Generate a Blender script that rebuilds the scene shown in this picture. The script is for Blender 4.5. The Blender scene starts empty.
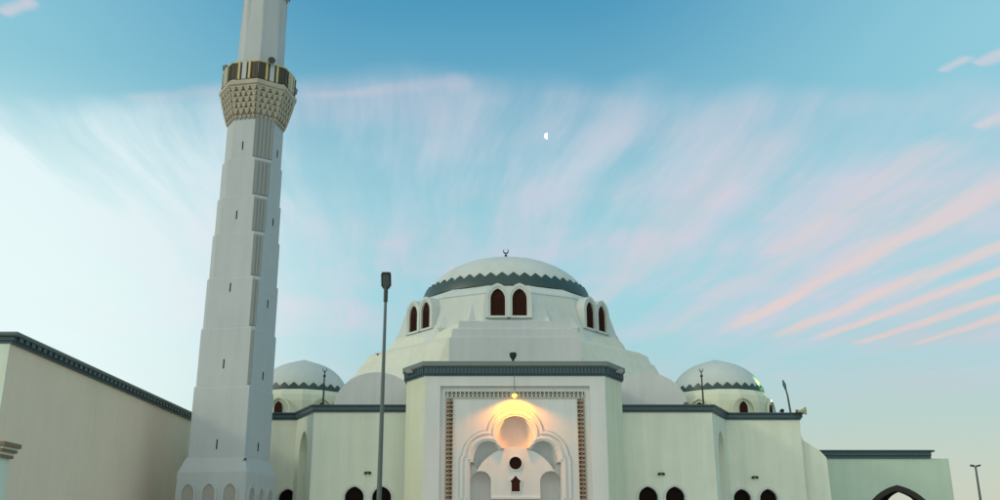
import bpy, bmesh, math, random
from mathutils import Vector, Matrix
from mathutils.geometry import tessellate_polygon
random.seed(7)
R = math.radians
scene = bpy.context.scene
COL = scene.collection

# ------------------------------------------------------------------ camera
F = 950.0; CX = 487.0; CY = 250.0; TH = R(17.4); EYE = 1.6
def U(u, v, Y):
    """world point at depth Y seen at photo pixel (u, v)"""
    xc = (u - CX) / F; yc = (CY - v) / F
    yy = math.cos(TH) - yc * math.sin(TH); zz = math.sin(TH) + yc * math.cos(TH)
    return Vector((xc / yy * Y, Y, EYE + zz / yy * Y))
cam = bpy.data.cameras.new('camera'); camo = bpy.data.objects.new('camera', cam); COL.objects.link(camo)
camo.location = (0, 0, EYE); camo.rotation_euler = (R(90) + TH, 0, 0)
cam.sensor_width = 36; cam.lens = 36 * F / 1000; cam.shift_x = (500 - CX) / 1000
cam.clip_start = 0.1; cam.clip_end = 9000
scene.camera = camo
scene.view_settings.view_transform = 'Standard'; scene.view_settings.look = 'None'
scene.view_settings.exposure = 0; scene.view_settings.gamma = 1
scene.render.engine = 'CYCLES'; scene.cycles.use_denoising = True
scene.cycles.max_bounces = 6

# ------------------------------------------------------------------ shader expression helper
def s2l(*c):
    return tuple(((x / 255) / 12.92 if x / 255 <= .04045 else ((x / 255 + .055) / 1.055) ** 2.4) for x in c)
class X:
    nt = None
    def __init__(s, sock): s.s = sock
    @staticmethod
    def w(v): return v.s if isinstance(v, X) else v
    @classmethod
    def m(c, op, *a, clamp=False):
        n = c.nt.nodes.new('ShaderNodeMath'); n.operation = op; n.use_clamp = clamp
        for i, v in enumerate(a):
            v = c.w(v)
            if isinstance(v, (int, float)): n.inputs[i].default_value = v
            else: c.nt.links.new(v, n.inputs[i])
        return X(n.outputs[0])
    def __add__(s, o): return X.m('ADD', s, o)
    __radd__ = __add__
    def __sub__(s, o): return X.m('SUBTRACT', s, o)
    def __rsub__(s, o): return X.m('SUBTRACT', o, s)
    def __mul__(s, o): return X.m('MULTIPLY', s, o)
    __rmul__ = __mul__
    def __truediv__(s, o): return X.m('DIVIDE', s, o)
    def __pow__(s, o): return X.m('POWER', s, o)
def ramp(v, x0, x1, y0=0.0, y1=1.0):
    n = X.nt.nodes.new('ShaderNodeMapRange'); n.interpolation_type = 'SMOOTHSTEP'
    for i, q in enumerate((v, x0, x1, y0, y1)):
        q = X.w(q)
        if isinstance(q, (int, float)): n.inputs[i].default_value = q
        else: X.nt.links.new(q, n.inputs[i])
    return X(n.outputs[0])
def clamp01(v): return X.m('ADD', v, 0.0, clamp=True)
def vec(x, y, z=0.0):
    n = X.nt.nodes.new('ShaderNodeCombineXYZ')
    for i, q in enumerate((x, y, z)):
        q = X.w(q)
        if isinstance(q, (int, float)): n.inputs[i].default_value = q
        else: X.nt.links.new(q, n.inputs[i])
    return n.outputs[0]
def noise(v, scale=1.0, detail=4.0, rough=.55, dist=0.0):
    n = X.nt.nodes.new('ShaderNodeTexNoise'); X.nt.links.new(X.w(v), n.inputs['Vector'])
    n.inputs['Scale'].default_value = scale; n.inputs['Detail'].default_value = detail
    n.inputs['Roughness'].default_value = rough; n.inputs['Distortion'].default_value = dist
    return X(n.outputs['Fac'])
def mix(f, a, b, mode='MIX'):
    n = X.nt.nodes.new('ShaderNodeMix'); n.data_type = 'RGBA'; n.blend_type = mode; n.clamp_factor = True
    for i, q in ((0, f), (6, a), (7, b)):
        q = X.w(q)
        if isinstance(q, (int, float)): n.inputs[i].default_value = q
        elif isinstance(q, tuple): n.inputs[i].default_value = tuple(q)[:3] + (1,)
        else: X.nt.links.new(q, n.inputs[i])
    return X(n.outputs[2])
def xyz(sock):
    n = X.nt.nodes.new('ShaderNodeSeparateXYZ'); X.nt.links.new(X.w(sock), n.inputs[0])
    return [X(o) for o in n.outputs]

# ------------------------------------------------------------------ world
SUN_EL = 23.0
SUN_V = Vector((-math.cos(R(SUN_EL)) * math.cos(R(24)), -math.cos(R(SUN_EL)) * math.sin(R(24)), math.sin(R(SUN_EL))))
W = bpy.data.worlds.new('World'); scene.world = W; W.use_nodes = True
W.cycles.sampling_method = 'MANUAL'; W.cycles.sample_map_resolution = 256
nt = W.node_tree; nt.nodes.clear(); X.nt = nt
STR = 0.1
sky = nt.nodes.new('ShaderNodeTexSky'); sky.sky_type = 'NISHITA'; sky.sun_disc = False
sky.sun_elevation = R(SUN_EL); sky.sun_rotation = math.atan2(SUN_V.x, SUN_V.y) % (2 * math.pi)
sky.air_density = 1.0; sky.dust_density = 1.0; sky.ozone_density = 1.0
tc = nt.nodes.new('ShaderNodeTexCoord')
dx, dy, dz = xyz(tc.outputs['Generated'])
zc = X.m('MAXIMUM', dz, 0.03)
A = dx / zc; B = dy / zc
def k(c, g=1.0): return tuple(x / STR * g for x in s2l(*c))
def ab(u, v):
    p = U(u, v, 1.0) - Vector((0, 0, EYE)); return p.x / p.z, p.y / p.z
# streak frame: clouds run along a direction a little left of the view axis
sa = math.atan2(400 - CX, F / math.cos(TH))
S_ = A * math.sin(sa) + B * math.cos(sa)
T_ = A * math.cos(sa) - B * math.sin(sa)
warp = noise(vec(A, B), .55, 1.5) - .5
warp2 = noise(vec(A, B, 4.0), 2.2, 3) - .5
Tw = T_ + warp * .45 + warp2 * .025
base = X(sky.outputs[0])
# gradient of the clear air by elevation
el = X.m('ARCSINE', dz)
g1 = ramp(el, R(1), R(15)); g2 = ramp(el, R(14), R(36))
air = mix(g2, mix(g1, k((204, 208, 190)), k((158, 218, 226))), k((64, 150, 192)))
sidey = X.m('ABSOLUTE', X.m('ARCTAN2', dx, dy) + .02)
air = mix(ramp(sidey, .12, .62) * ramp(el, R(15), R(28)) * .62, air, k((168, 226, 236)))
air = mix(ramp(el, R(34), R(75)), air, k((48, 118, 170)))
base = mix(.9, base, air)
# brighter hazy side where the sun is
az = X.m('ARCTAN2', dx, dy)
leftness = ramp(az, R(-4), R(-29))
lowness = ramp(el, R(27), R(12))
base = mix(leftness * lowness * .95, base, k((234, 253, 249)))
# thin veil
fib = noise(vec(Tw * 4.4, S_ * .6), 1.0, 6, .6)
fib2 = noise(vec((T_ + warp * .45 + warp2 * .02) * 11.0, S_ * 1.1, 3.0), 1.0, 5, .6)
blob = noise(vec(A, B, 9.0), 1.1, 3)
edgeb = B + warp2 * .25 - X.m('ABSOLUTE', A - .1) * .06 + noise(vec(A * 1.7, B * .5, 2.0), 1.0, 3) * .42 - .09
edge = ramp(edgeb, 1.98, 2.14) * .6 + ramp(edgeb, 2.0, 2.6) * .4
low = ramp(B, 7.5, 3.2)
dens = ramp(fib * .85 + fib2 * .38 + blob * .45, .62, 1.06)
veil = edge * low * (dens * .86 + .16)
veil = veil * (1 + leftness * .8)
vcol = mix(ramp(blob, .35, .65), k((184, 210, 224)), k((208, 208, 222)))
vcol = mix(leftness * ramp(el, R(32), R(20)), vcol, k((226, 244, 248)))
base = mix(clamp01(veil * .95), base, vcol)
base = mix(leftness * lowness * .6, base, k((236, 252, 250)))
# pink rim of the veil
rim = edge * ramp(edgeb, 2.35, 2.08) * ramp(noise(vec(A * 1.6, B, 12.0), 1.0, 2), .48, .66)
base = mix(rim * .28, base, k((224, 204, 218)))
# single streaks
def streak(p, q, w0, w1, soft=.5, seed=0.0):
    (a0, b0), (a1, b1) = ab(*p), ab(*q)
    ex, ey = a1 - a0, b1 - b0; L2 = ex * ex + ey * ey
    px = (A + warp * .06 + warp2 * .05) - a0; py = (B + warp2 * .1) - b0
    h = X.m('MULTIPLY_ADD', px, ex, py * ey) / L2
    hc = clamp01(h)
    qx = px - hc * ex; qy = py - hc * ey
    d = X.m('SQRT', qx * qx + qy * qy)
    wd = w0 + hc * (w1 - w0)
    rag = noise(vec(T_ * 14, S_ * 1.6, seed), 1.0, 4, .65)
    f = ramp(d / wd + (rag - .5) * 1.7, 1.1, .05)
    return f * ramp(h, -.02, .18) * ramp(h, 1.3, .95)
st = None
for i, (p, q, w0, w1, g) in enumerate([
    ((722, 334), (1010, 180), .06, .14, .8), ((762, 341), (1010, 243), .065, .10, .75),
    ((810, 341), (1010, 268), .06, .085, .85), ((850, 346), (1010, 295), .06, .085, .85),
    ((912, 346), (1010, 315), .06, .09, .85), ((640, 345), (900, 190), .08, .12, .22),
    ((560, 330), (760, 150), .10, .14, .28), ((760, 262), (930, 150), .07, .10, .45),
    ((942, 75), (968, 61), .03, .036, .6), ((975, 69), (1008, 55), .03, .04, .55),
    ((975, 131), (1010, 117), .03, .04, .6), ((4, 17), (34, 4), .025, .03, .6),
    ((120, 100), (225, 92), .03, .05, .2), ((300, 98), (460, 84), .02, .05, .22)]):
    f = streak(p, q, w0, w1, seed=i * 1.7) * g
    st = f if st is None else X.m('MAXIMUM', st, f)
pcol = mix(ramp(el, R(9), R(24)), k((234, 208, 200)), k((220, 210, 218)))
base = mix(st, base, pcol)
# faint band of far cloud low on the right
lowband = ramp(el, R(5.5), R(9)) * ramp(el, R(16), R(11)) * ramp(noise(vec(az * 3.0, el * 16.0), 1.0, 3), .45, .7) * ramp(az, R(2), R(14))
base = mix(lowband * .35, base, k((206, 196, 206)))
# warm glow added to the unseen sky behind the camera to brighten the facades
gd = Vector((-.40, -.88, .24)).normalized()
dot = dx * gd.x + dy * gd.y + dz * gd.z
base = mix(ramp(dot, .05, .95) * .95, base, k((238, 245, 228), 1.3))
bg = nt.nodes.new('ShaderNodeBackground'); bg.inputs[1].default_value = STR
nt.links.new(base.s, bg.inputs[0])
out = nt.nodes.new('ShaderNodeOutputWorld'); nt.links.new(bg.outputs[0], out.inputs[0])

# ------------------------------------------------------------------ sun
sl = bpy.data.lights.new('sun', 'SUN'); sl.energy = 0.7; sl.angle = R(9); sl.color = (1.0, .93, .66)
so = bpy.data.objects.new('sun', sl); COL.objects.link(so)
so.rotation_euler = SUN_V.to_track_quat('Z', 'Y').to_euler()

# ------------------------------------------------------------------ materials
def new_mat(name):
    m = bpy.data.materials.new(name); m.use_nodes = True
    t = m.node_tree; X.nt = t
    return m, t, t.nodes['Principled BSDF']
def plaster(name, c, var=.08, rough=.85, streak_amt=.10, bump=.25, green=0.0):
    m, t, b = new_mat(name)
    tc = t.nodes.new('ShaderNodeTexCoord'); P = tc.outputs['Object']; x, y, z = xyz(P)
    n1 = noise(P, .35, 5, .6); n2 = noise(vec(x * 2.2, y * 2.2, z * .18), 1.0, 4, .6); n3 = noise(P, 14, 4, .6)
    f = n1 * 2 * var + n2 * streak_amt * 2 + n3 * .04 + (1 - var - streak_amt - .02)
    col = mix(1.0, tuple(c), vec(f, f, f), 'MULTIPLY')
    grime = ramp(noise(vec(x * 5, y * 5, z * .5), 1.0, 5, .7), .58, .78) * .22
    col = mix(grime, col, tuple(q * w for q, w in zip(c, (.62, .58, .50))))
    drip = ramp(noise(vec(x * 9, y * 9, z * .22), 1.0, 3, .6), .60, .72) * ramp(noise(P, .6, 3), .45, .65) * .20
    col = mix(drip, col, tuple(q * w for q, w in zip(c, (.50, .47, .42))))
    patch = ramp(noise(P, .8, 2, .3), .60, .63) * .06
    col = mix(patch, col, tuple(min(.9, q * 1.25) for q in c))
    seam = ramp(X.m('ABSOLUTE', X.m('FRACT', z / 1.45 + n1 * .02) - .5), .008, .0) * ramp(n3, .3, .6) * .16
    col = mix(seam, col, tuple(q * .45 for q in c))
    t.links.new(col.s, b.inputs['Base Color']); b.inputs['Roughness'].default_value = rough
    bp = t.nodes.new('ShaderNodeBump'); bp.inputs['Strength'].default_value = bump; bp.inputs['Distance'].default_value = .02
    h = noise(P, 3.0, 6, .65); t.links.new(h.s, bp.inputs['Height']); t.links.new(bp.outputs[0], b.inputs['Normal'])
    return m
def paint(name, c, rough=.5, metal=0.0, var=.12, scale=4.0):
    m, t, b = new_mat(name)
    tc = t.nodes.new('ShaderNodeTexCoord'); n = noise(tc.outputs['Object'], scale, 4, .6)
    f = n * 2 * var + (1 - var)
    t.links.new(mix(1.0, tuple(c), vec(f, f, f), 'MULTIPLY').s, b.inputs['Base Color'])
    b.inputs['Metallic'].default_value = metal
    t.links.new((n * .2 + (rough - .1)).s, b.inputs['Roughness'])
    return m
def emis(name, c, s):
    m, t, b = new_mat(name); b.inputs['Base Color'].default_value = tuple(c) + (1,)
    b.inputs['Emission Color'].default_value = tuple(c) + (1,); b.inputs['Emission Strength'].default_value = s
    return m
M = {}
M['mint'] = plaster('pale_green_plaster', (.68, .72, .63), var=.11, streak_amt=.13)
M['white'] = plaster('white_plaster', (.60, .61, .625), var=.09)
M['dome'] = plaster('dome_white', (.57, .60, .58), var=.14, streak_amt=.08, bump=.15)
M['sdome'] = plaster('small_dome_white', (.54, .58, .57), var=.13, streak_amt=.08, bump=.15)
M['cream'] = plaster('cream_plaster', (.64, .66, .53), var=.07)
M['teal'] = plaster('green_grey_plaster', (.49, .60, .51), var=.10)
M['tower'] = plaster('tower_plaster', (.46, .49, .52), var=.09, streak_amt=.09)
M['flute'] = plaster('grey_fluted_stone', (.31, .32, .32), var=.08)
M['corbel'] = plaster('warm_lit_corbel_stone', (.43, .38, .31), var=.18, streak_amt=.15)  # brown tint has the warm light on the corbel put into the colour
M['orn'] = plaster('carved_brown_stucco', (.33, .26, .20), var=.15)
M['slate'] = paint('slate_blue_tile', (.035, .075, .098), .42)
M['slate_light'] = paint('slate_lip', (.14, .18, .18), .5)
M['band'] = paint('dark_green_tile', (.026, .060, .062), .45, var=.25)
M['red'] = paint('dark_red_timber', (.036, .011, .007), .8, var=.3)
M['black'] = paint('dark_timber', (.010, .005, .004), .8, var=.3)
for q_ in ('red', 'black'): M[q_].node_tree.nodes['Principled BSDF'].inputs['Specular IOR Level'].default_value = .12
M['brown'] = paint('brown_panel', (.05, .028, .010), .25, var=.3)
M['gold'] = paint('brass', (.52, .44, .19), .4, metal=.0)
M['cap'] = plaster('brown_sandstone', (.24, .16, .10), var=.1)
M['metal'] = paint('grey_steel', (.10, .12, .12), .5, metal=.3)
M['dmetal'] = paint('dark_steel', (.018, .020, .021), .45)
M['glass'] = paint('lamp_glass', (.08, .09, .09), .12)
M['horn'] = paint('cream_horn', (.36, .33, .18), .4)
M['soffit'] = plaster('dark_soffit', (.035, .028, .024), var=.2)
M['roof'] = plaster('roof_felt', (.28, .28, .27))
M['wood'] = paint('carved_door_wood', (.07, .032, .016), .45, var=.3)

# ------------------------------------------------------------------ mesh builder
class MB:
    def __init__(s): s.v = []; s.f = []; s.sm = []
    def face(s, idx, smooth=False): s.f.append(tuple(idx)); s.sm.append(smooth)
    def add(s, pts, faces, smooth=False):
        o = len(s.v); s.v += [Vector(p) for p in pts]
        for f in faces: s.face([o + i for i in f], smooth)
        return s
    def box(s, lo, hi):
        (a, b, c), (d, e, f) = lo, hi
        return s.add([(a, b, c), (d, b, c), (d, e, c), (a, e, c), (a, b, f), (d, b, f), (d, e, f), (a, e, f)],
                     [(0, 3, 2, 1), (4, 5, 6, 7), (0, 1, 5, 4), (1, 2, 6, 5), (2, 3, 7, 6), (3, 0, 4, 7)])
    def obox(s, c, ux, uy, uz, hx, hy, hz):
        c = Vector(c); ux, uy, uz = Vector(ux), Vector(uy), Vector(uz)
        p = [c + ux * hx * i + uy * hy * j + uz * hz * k_ for k_ in (-1, 1) for i, j in ((-1, -1), (1, -1), (1, 1), (-1, 1))]
        return s.add(p, [(0, 3, 2, 1), (4, 5, 6, 7), (0, 1, 5, 4), (1, 2, 6, 5), (2, 3, 7, 6), (3, 0, 4, 7)])
    def loft(s, rings, cap0=True, cap1=True, smooth=False):
        n = len(rings[0]); o = len(s.v)
        for r in rings: s.v += [Vector(p) for p in r]
        for i in range(len(rings) - 1):
            for j in range(n):
                a = o + i * n + j; b = o + i * n + (j + 1) % n
                s.face((a, b, b + n, a + n), smooth)
        if cap0: s.face([o + j for j in reversed(range(n))])
        if cap1: s.face([o + (len(rings) - 1) * n + j for j in range(n)])
        return s
    def prism(s, poly, z0, z1):
        return s.loft([[(x, y, z0) for x, y in poly], [(x, y, z1) for x, y in poly]])
    def tube(s, pts, radii, n=10, cap=True):
        pts = [Vector(p) for p in pts]; rings = []
        if isinstance(radii, (int, float)): radii = [radii] * len(pts)
        for i, p in enumerate(pts):
            d = (pts[min(i + 1, len(pts) - 1)] - pts[max(i - 1, 0)]).normalized()
            q = d.to_track_quat('Z', 'Y'); ux = q @ Vector((1, 0, 0)); uy = q @ Vector((0, 1, 0))
            rings.append([p + (ux * math.cos(t) + uy * math.sin(t)) * radii[i] for t in [2 * math.pi * j / n for j in range(n)]])
        return s.loft(rings, cap, cap, True)
    def lathe(s, c, prof, n=32, smooth=True, a0=0.0):
        rings = [[(c[0] + r * math.cos(a0 + 2 * math.pi * j / n), c[1] + r * math.sin(a0 + 2 * math.pi * j / n), c[2] + z) for j in range(n)] for r, z in prof]
        return s.loft(rings, True, True, smooth)
    def sphere(s, c, r, n=12): 
        pr = [(max(1e-4, r * math.sin(math.pi * i / n)), -r * math.cos(math.pi * i / n)) for i in range(n + 1)]
        return s.lathe(c, pr, n * 2)
    def panel(s, o, ux, nz, outline, holes, thick):
        """wall slab: outline and holes in (u, z) of the frame o + ux*u + Z*z, outer face at nz side, going thick inwards"""
        o = Vector(o); ux = Vector(ux).normalized(); nz = Vector(nz).normalized(); uz = Vector((0, 0, 1))
        loops = [list(outline)] + [list(h) for h in holes]
        flat = [p for l in loops for p in l]
        tris = tessellate_polygon([[Vector((p[0], p[1], 0)) for p in l] for l in loops])
        P = lambda p, d: o + ux * p[0] + uz * p[1] - nz * d
        b = len(s.v); s.v += [P(p, 0) for p in flat]; b2 = len(s.v); s.v += [P(p, thick) for p in flat]
        want = nz
        for t in tris:
            a_, b_, c_ = (s.v[b + i] for i in t)
            if (b_ - a_).cross(c_ - a_).dot(want) < 0: t = tuple(reversed(t))
            s.face([b + i for i in t]); s.face([b2 + i for i in reversed(t)])
        off = 0
        for l in loops:
            n = len(l)
            for j in range(n):
                s.face((b + off + j, b + off + (j + 1) % n, b2 + off + (j + 1) % n, b2 + off + j))
            off += n
        return s
    def build(s, name, mat, parent=None, bevel=0.0, autosmooth=False):
        me = bpy.data.meshes.new(name)
        L = root_loc(parent) if parent is not None else Vector((0, 0, 0))
        me.from_pydata([tuple(v - L) for v in s.v], [], s.f)
        me.polygons.foreach_set('use_smooth', s.sm)
        bm = bmesh.new(); bm.from_mesh(me)
        bmesh.ops.recalc_face_normals(bm, faces=bm.faces)
        if bevel:
            ed = [e for e in bm.edges if len(e.link_faces) == 2 and e.calc_face_angle(0) > R(35)]
            bmesh.ops.bevel(bm, geom=ed, offset=bevel, segments=1, affect='EDGES', clamp_overlap=True)
        bm.to_mesh(me); bm.free()
        me.materials.append(mat if not isinstance(mat, str) else M[mat])
        if any(s.sm): me.set_sharp_from_angle(angle=R(40))
        o = bpy.data.objects.new(name, me); COL.objects.link(o)
        if parent is not None: o.parent = parent
        return o
def root_loc(o):
    while o.parent: o = o.parent
    return Vector(o.get('_loc', (0, 0, 0))) if '_loc' in o else Vector(o.location)
def thing(name, label, cat, loc, rotz=0.0, group=None, local=False):
    o = bpy.data.objects.new(name, None); COL.objects.link(o); o.empty_display_size = .3
    o.location = loc; o.rotation_euler.z = rotz; o['label'] = label; o['category'] = cat
    if group: o['group'] = group
    if local: LOCAL.add(o.name)
    return o
LOCAL = set()
_rl = root_loc
def root_loc(o):
    while o.parent: o = o.parent
    return Vector((0, 0, 0)) if o.name in LOCAL else Vector(o.location)
def copy_tree(o, parent=None):
    c = o.copy(); COL.objects.link(c); c.parent = parent
    for ch in [q for q in bpy.data.objects if q.parent == o]: copy_tree(ch, c)
    return c

def arch(cx, z0, w, zs, zt, n=10, kind='pointed'):
    """outline of an arched opening: bottom z0, width w, springing zs, apex zt"""
    h = w / 2; pts = [(cx - h, z0), (cx + h, z0)]
    for i in range(n + 1):
        t = i / n
        if kind == 'pointed':
            e = .35; r = h * (1 + e); ph_ = t * math.acos(h * e / r)
            x = max(0, -h * e + r * math.cos(ph_)); z = (zt - zs) * math.sin(ph_) / math.sin(math.acos(h * e / r))
            if i == n: x = 0
        elif kind == 'ogee':
            x = h * (1 - t); z = (zt - zs) * (t ** .5 * .62 + max(0, t - .6) / .4 * .38 * (max(0, t - .6) / .4))
            if t >= 1: z = zt - zs
        elif kind == 'round':
            ang = t * math.pi / 2; x = h * math.cos(ang); z = (zt - zs) * math.sin(ang)
        pts.append((cx + x, zs + z))
    right = pts[2:]
    left = [(2 * cx - x, z) for x, z in reversed(right[:-1])]
    return pts[:2] + right + left
def grow(outline, d):
    """offset a star-shaped outline outwards by d"""
    n = len(outline); res = []
    for i in range(n):
        p0, p1, p2 = (Vector(outline[(i + q) % n]) for q in (-1, 0, 1))
        e1 = (p1 - p0); e2 = (p2 - p1)
        if e1.length < 1e-6: e1 = e2
        if e2.length < 1e-6: e2 = e1
        n1 = Vector((e1.y, -e1.x)).normalized(); n2 = Vector((e2.y, -e2.x)).normalized()
        m = (n1 + n2); m = m.normalized() if m.length > 1e-6 else n1
        res.append(tuple(p1 + m * d / max(.5, m.dot(n1))))
    return res

# ------------------------------------------------------------------ setting
g = MB(); g.add([(-4000, -4000, 0), (4000, -4000, 0), (4000, 6000, 0), (-4000, 6000, 0)], [(0, 1, 2, 3)])
gm = plaster('dusty_ground', (.36, .33, .26), var=.15)
go = g.build('ground', gm); go['kind'] = 'structure'
g = MB(); g.box((-30, -12, .004), (42, 44.5, .12)); gp = g.build('forecourt', plaster('pale_paving', (.50, .48, .40), var=.1)); gp['kind'] = 'structure'

# ------------------------------------------------------------------ mosque
AX = 1.33
mosque = thing('mosque', 'large white and pale green mosque with a big central dome and a lamp-lit portal', 'mosque', (AX, 46, 0))
ZR = 8.6                                       # wing roof
YP, YC, YW, YB = 46.0, 47.8, 49.0, 52.0        # portal front, portal chamfer end, wing front, wing back part
PH = 10.25                                     # portal height
PW, PWo = 4.37, 5.42                           # half widths
WW, WB, WE = 10.2, 11.65, 15.65                # half widths of the wing: front, after the chamfer, end

def cornice(path, prof, name, mat, parent, closed=False, mats=None):
    """sweep profile [(outward, z)] along the xy path; outward is to the right of travel"""
    n = len(path); rings = []
    for i, p in enumerate(path):
        p = Vector(p)
        d1 = (p - Vector(path[i - 1])) if (i > 0 or closed) else None
        d2 = (Vector(path[(i + 1) % n]) - p) if (i < n - 1 or closed) else None
        d1 = d1 or d2; d2 = d2 or d1
        n1 = Vector((d1.y, -d1.x)).normalized(); n2 = Vector((d2.y, -d2.x)).normalized()
        m = (n1 + n2).normalized(); kk = 1 / max(.4, m.dot(n1))
        rings.append([(p.x + m.x * o * kk, p.y + m.y * o * kk, z) for o, z in prof])
    b = MB(); b.loft(rings + ([rings[0]] if closed else []), not closed, not closed)
    return b.build(name, mat, parent)

def window_on(o, ux, nz, cx, z0, w, zs, zt, parent, name='arched_window', pane='black', kind='pointed', frame_w=.12, proud=.05, depth=.22, frame_mat='white', bars=True):
    """pane with lattice set back in the opening, raised surround as its sub-part"""
    ux = Vector(ux).normalized(); nz = Vector(nz).normalized(); o = Vector(o)
    a = arch(cx, z0, w, zs, zt, kind=kind)
    pn = MB(); pn.panel(o - nz * depth, ux, nz, a, [], .04); po = pn.build(name, pane, parent)
    fr = MB(); fr.panel(o + nz * proud, ux, nz, grow(a, frame_w), [grow(a, .005)], proud + .02)
    fr.build('window_frame', frame_mat, po)
    if bars:
        lt = MB(); nb = 3
        for i in range(1, nb + 1):
            u = cx - w / 2 + w * i / (nb + 1)
            lt.obox(o + ux * u + Vector((0, 0, (z0 + zs) / 2)) - nz * (depth - .03), ux, nz, (0, 0, 1), .012, .02, (zs - z0) / 2)
        z = z0 + .3
        while z < zs:
            lt.obox(o + ux * cx + Vector((0, 0, z)) - nz * (depth - .03), ux, nz, (0, 0, 1), w / 2, .018, .012); z += .32
        lt.build('lattice', pane, po)
    return po

# ---- portal block: front slab with the niche area cut out, chamfers, sides, roof
ZP = lambda v: U(500, v, YP).z
XP = lambda u, v=440: U(u, v, YP).x
nx0, nx1 = XP(437, 400), XP(591, 400); nzt = ZP(386)
cxn = AX + .03
nhw = 3.62                                      # half width of the recessed field
pb = MB()
pb.panel((cxn, YP, 0), (1, 0, 0), (0, -1, 0), [(-PW - .0, 0), (PW, 0), (PW, PH), (-PW, PH)],
         [[(-nhw, .02), (nhw, .02), (nhw, nzt), (-nhw, nzt)]], .30)
pb.build('portal_wall', 'white', mosque)
pb = MB()
for s in (-1, 1):
    a = Vector((cxn + s * PW, YP, 0)); b = Vector((cxn + s * PWo, YC, 0))
    ux = (b - a).normalized(); L = (b - a).length; nz = Vector((ux.y, -ux.x, 0)) * (1 if s > 0 else -1)
    pb.panel(a, ux, nz, [(0, 0), (L, 0), (L, PH - .003), (0, PH - .003)], [], .3)
    pb.box((cxn + s * PWo - .15 - s * .15, YC, 0), (cxn + s * PWo + .15 - s * .15, 56.5, PH - .006))
pb.box((cxn - PWo + .3, 56.2, ZR), (cxn + PWo - .3, 56.497, PH - .01))
pb.build('portal_side_wall', 'cream', mosque)
pb = MB(); pb.box((cxn - PWo + .02, YP + .9, PH - .35), (cxn + PWo - .02, 56.4, PH - .16)); pb.build('portal_roof', 'roof', mosque)
path = [(cxn - PWo, 56), (cxn - PWo, YC), (cxn - PW, YP), (cxn + PW, YP), (cxn + PWo, YC), (cxn + PWo, 56)]
zl = ZP(376); zm = ZP(367.5); zt = ZP(362)
pc = cornice(path, [(-.1, zl), (.03, zl), (.03, zl + .07), (.07, zl + .09), (.07, zm), (-.1, zm)], 'portal_cornice', 'slate', mosque)
cornice(path, [(-.14, zm + .003), (.13, zm + .003), (.21, zm + .06), (.21, zt), (-.14, zt)], 'coping', 'slate_light', pc)
rb = MB()
for i in range(len(path) - 1):
    p, q = Vector(path[i]).to_3d(), Vector(path[i + 1]).to_3d(); L = (q - p).length; ux = (q - p) / L; nz = Vector((ux.y, -ux.x, 0))
    m = int(L / .17)
    for j in range(m):
        c = p + ux * (j + .5) / m * L + nz * .095 + Vector((0, 0, (zl + .09 + zm) / 2))
        rb.obox(c, ux, nz, (0, 0, 1), .045, .045, (zm - zl - .12) / 2)
rb.build('cornice_ribs', 'slate', pc)['kind'] = 'stuff'

# ---- niche field: relief with a lobed arch, stepped mouldings and hollow lobes
def m_(u, v): p = U(u, v, YP + .2); return (p.x - cxn, p.z)
PXM = (m_(524, 450)[0] - m_(514, 450)[0]) / 10
c0 = m_(514, 450)[0]
ZV = lambda v: m_(514, v)[1]
SZ = (ZV(420) - ZV(480)) / 60
top_c = (0, ZV(434)); top_r = 18.0 * PXM
mid_c = (27.5 * PXM, ZV(457)); mid_r = 15.5 * PXM
low_c = (35 * PXM, ZV(482)); low_r = 10.5 * PXM
pan_c = (0, ZV(492)); pan_r = 44 * PXM
bw = 45.5 * PXM
lint = ZV(499)
def sdf(x, z):
    ax = abs(x)
    d = math.hypot(ax, z - top_c[1]) - top_r
    d = min(d, math.hypot(ax - mid_c[0], z - mid_c[1]) - mid_r)
    zz = max(z - ZV(462), 0); d = min(d, math.hypot(max(ax - bw, 0), zz) if ax > bw or zz > 0 else max(ax - bw, -.5))
    d = min(d, math.hypot(ax, z - pan_c[1]) - pan_r, math.hypot(ax - low_c[0], z - low_c[1]) - low_r)
    return d
def depth(x, z):
    ax = abs(x); d = sdf(x, z)
    if d > 0:
        if z < lint: return 0.0 if d > .1 else 0
        if d < .10: return .0
        if d < .22: return -.035
        if d < .34: return .02
        if d < .47: return -.035
        return 0.03 if d < .52 else 0.0
    rl = math.hypot(ax - low_c[0], max(z - low_c[1], 0))
    if rl < low_r and z > lint: return .40 + math.sqrt(max(0, low_r ** 2 - rl ** 2)) * .95 + .06
    dp = math.hypot(x, z - pan_c[1]) - pan_r - .05 * max(0, .6 - ax) 
    if dp < 0 or z < pan_c[1]:
        if z < lint: return .55
        if z < lint + .12: return .10
        return .15
    def hollow(px_, pz_, r):
        e = 1 - (px_ / r) ** 2 - ((pz_ + .75 * r) / (1.78 * r)) ** 2
        return .05 + 1.05 * r * math.sqrt(max(0, e))
    rt = math.hypot(ax, z - top_c[1])
    if rt < top_r: return hollow(ax, z - top_c[1], top_r * 1.02)
    rm = math.hypot(ax - mid_c[0], z - mid_c[1])
    if rm < mid_r: return hollow(ax - mid_c[0], z - mid_c[1], mid_r * 1.02)
    return .46
H0 = .0215
nxn = int(2 * nhw / H0); nzn = int((nzt - 3.0) / H0); hm = MB()
y0 = YP + .16
wx, wz = .22, .36   # small openings are filled by window parts standing in front
vv = []
for j in range(nzn + 1):
    z = 3.0 + (nzt - 3.0) * j / nzn
    for i in range(nxn + 1):
        x = -nhw + 2 * nhw * i / nxn
        vv.append((cxn + c0 * 0 + x, y0 + depth(x, z), z))
ff = [(j * (nxn + 1) + i, j * (nxn + 1) + i + 1, (j + 1) * (nxn + 1) + i + 1, (j + 1) * (nxn + 1) + i) for j in range(nzn) for i in range(nxn)]
hm.v = [Vector(q) for q in vv]; hm.f = ff; hm.sm = [True] * len(ff)
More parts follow.
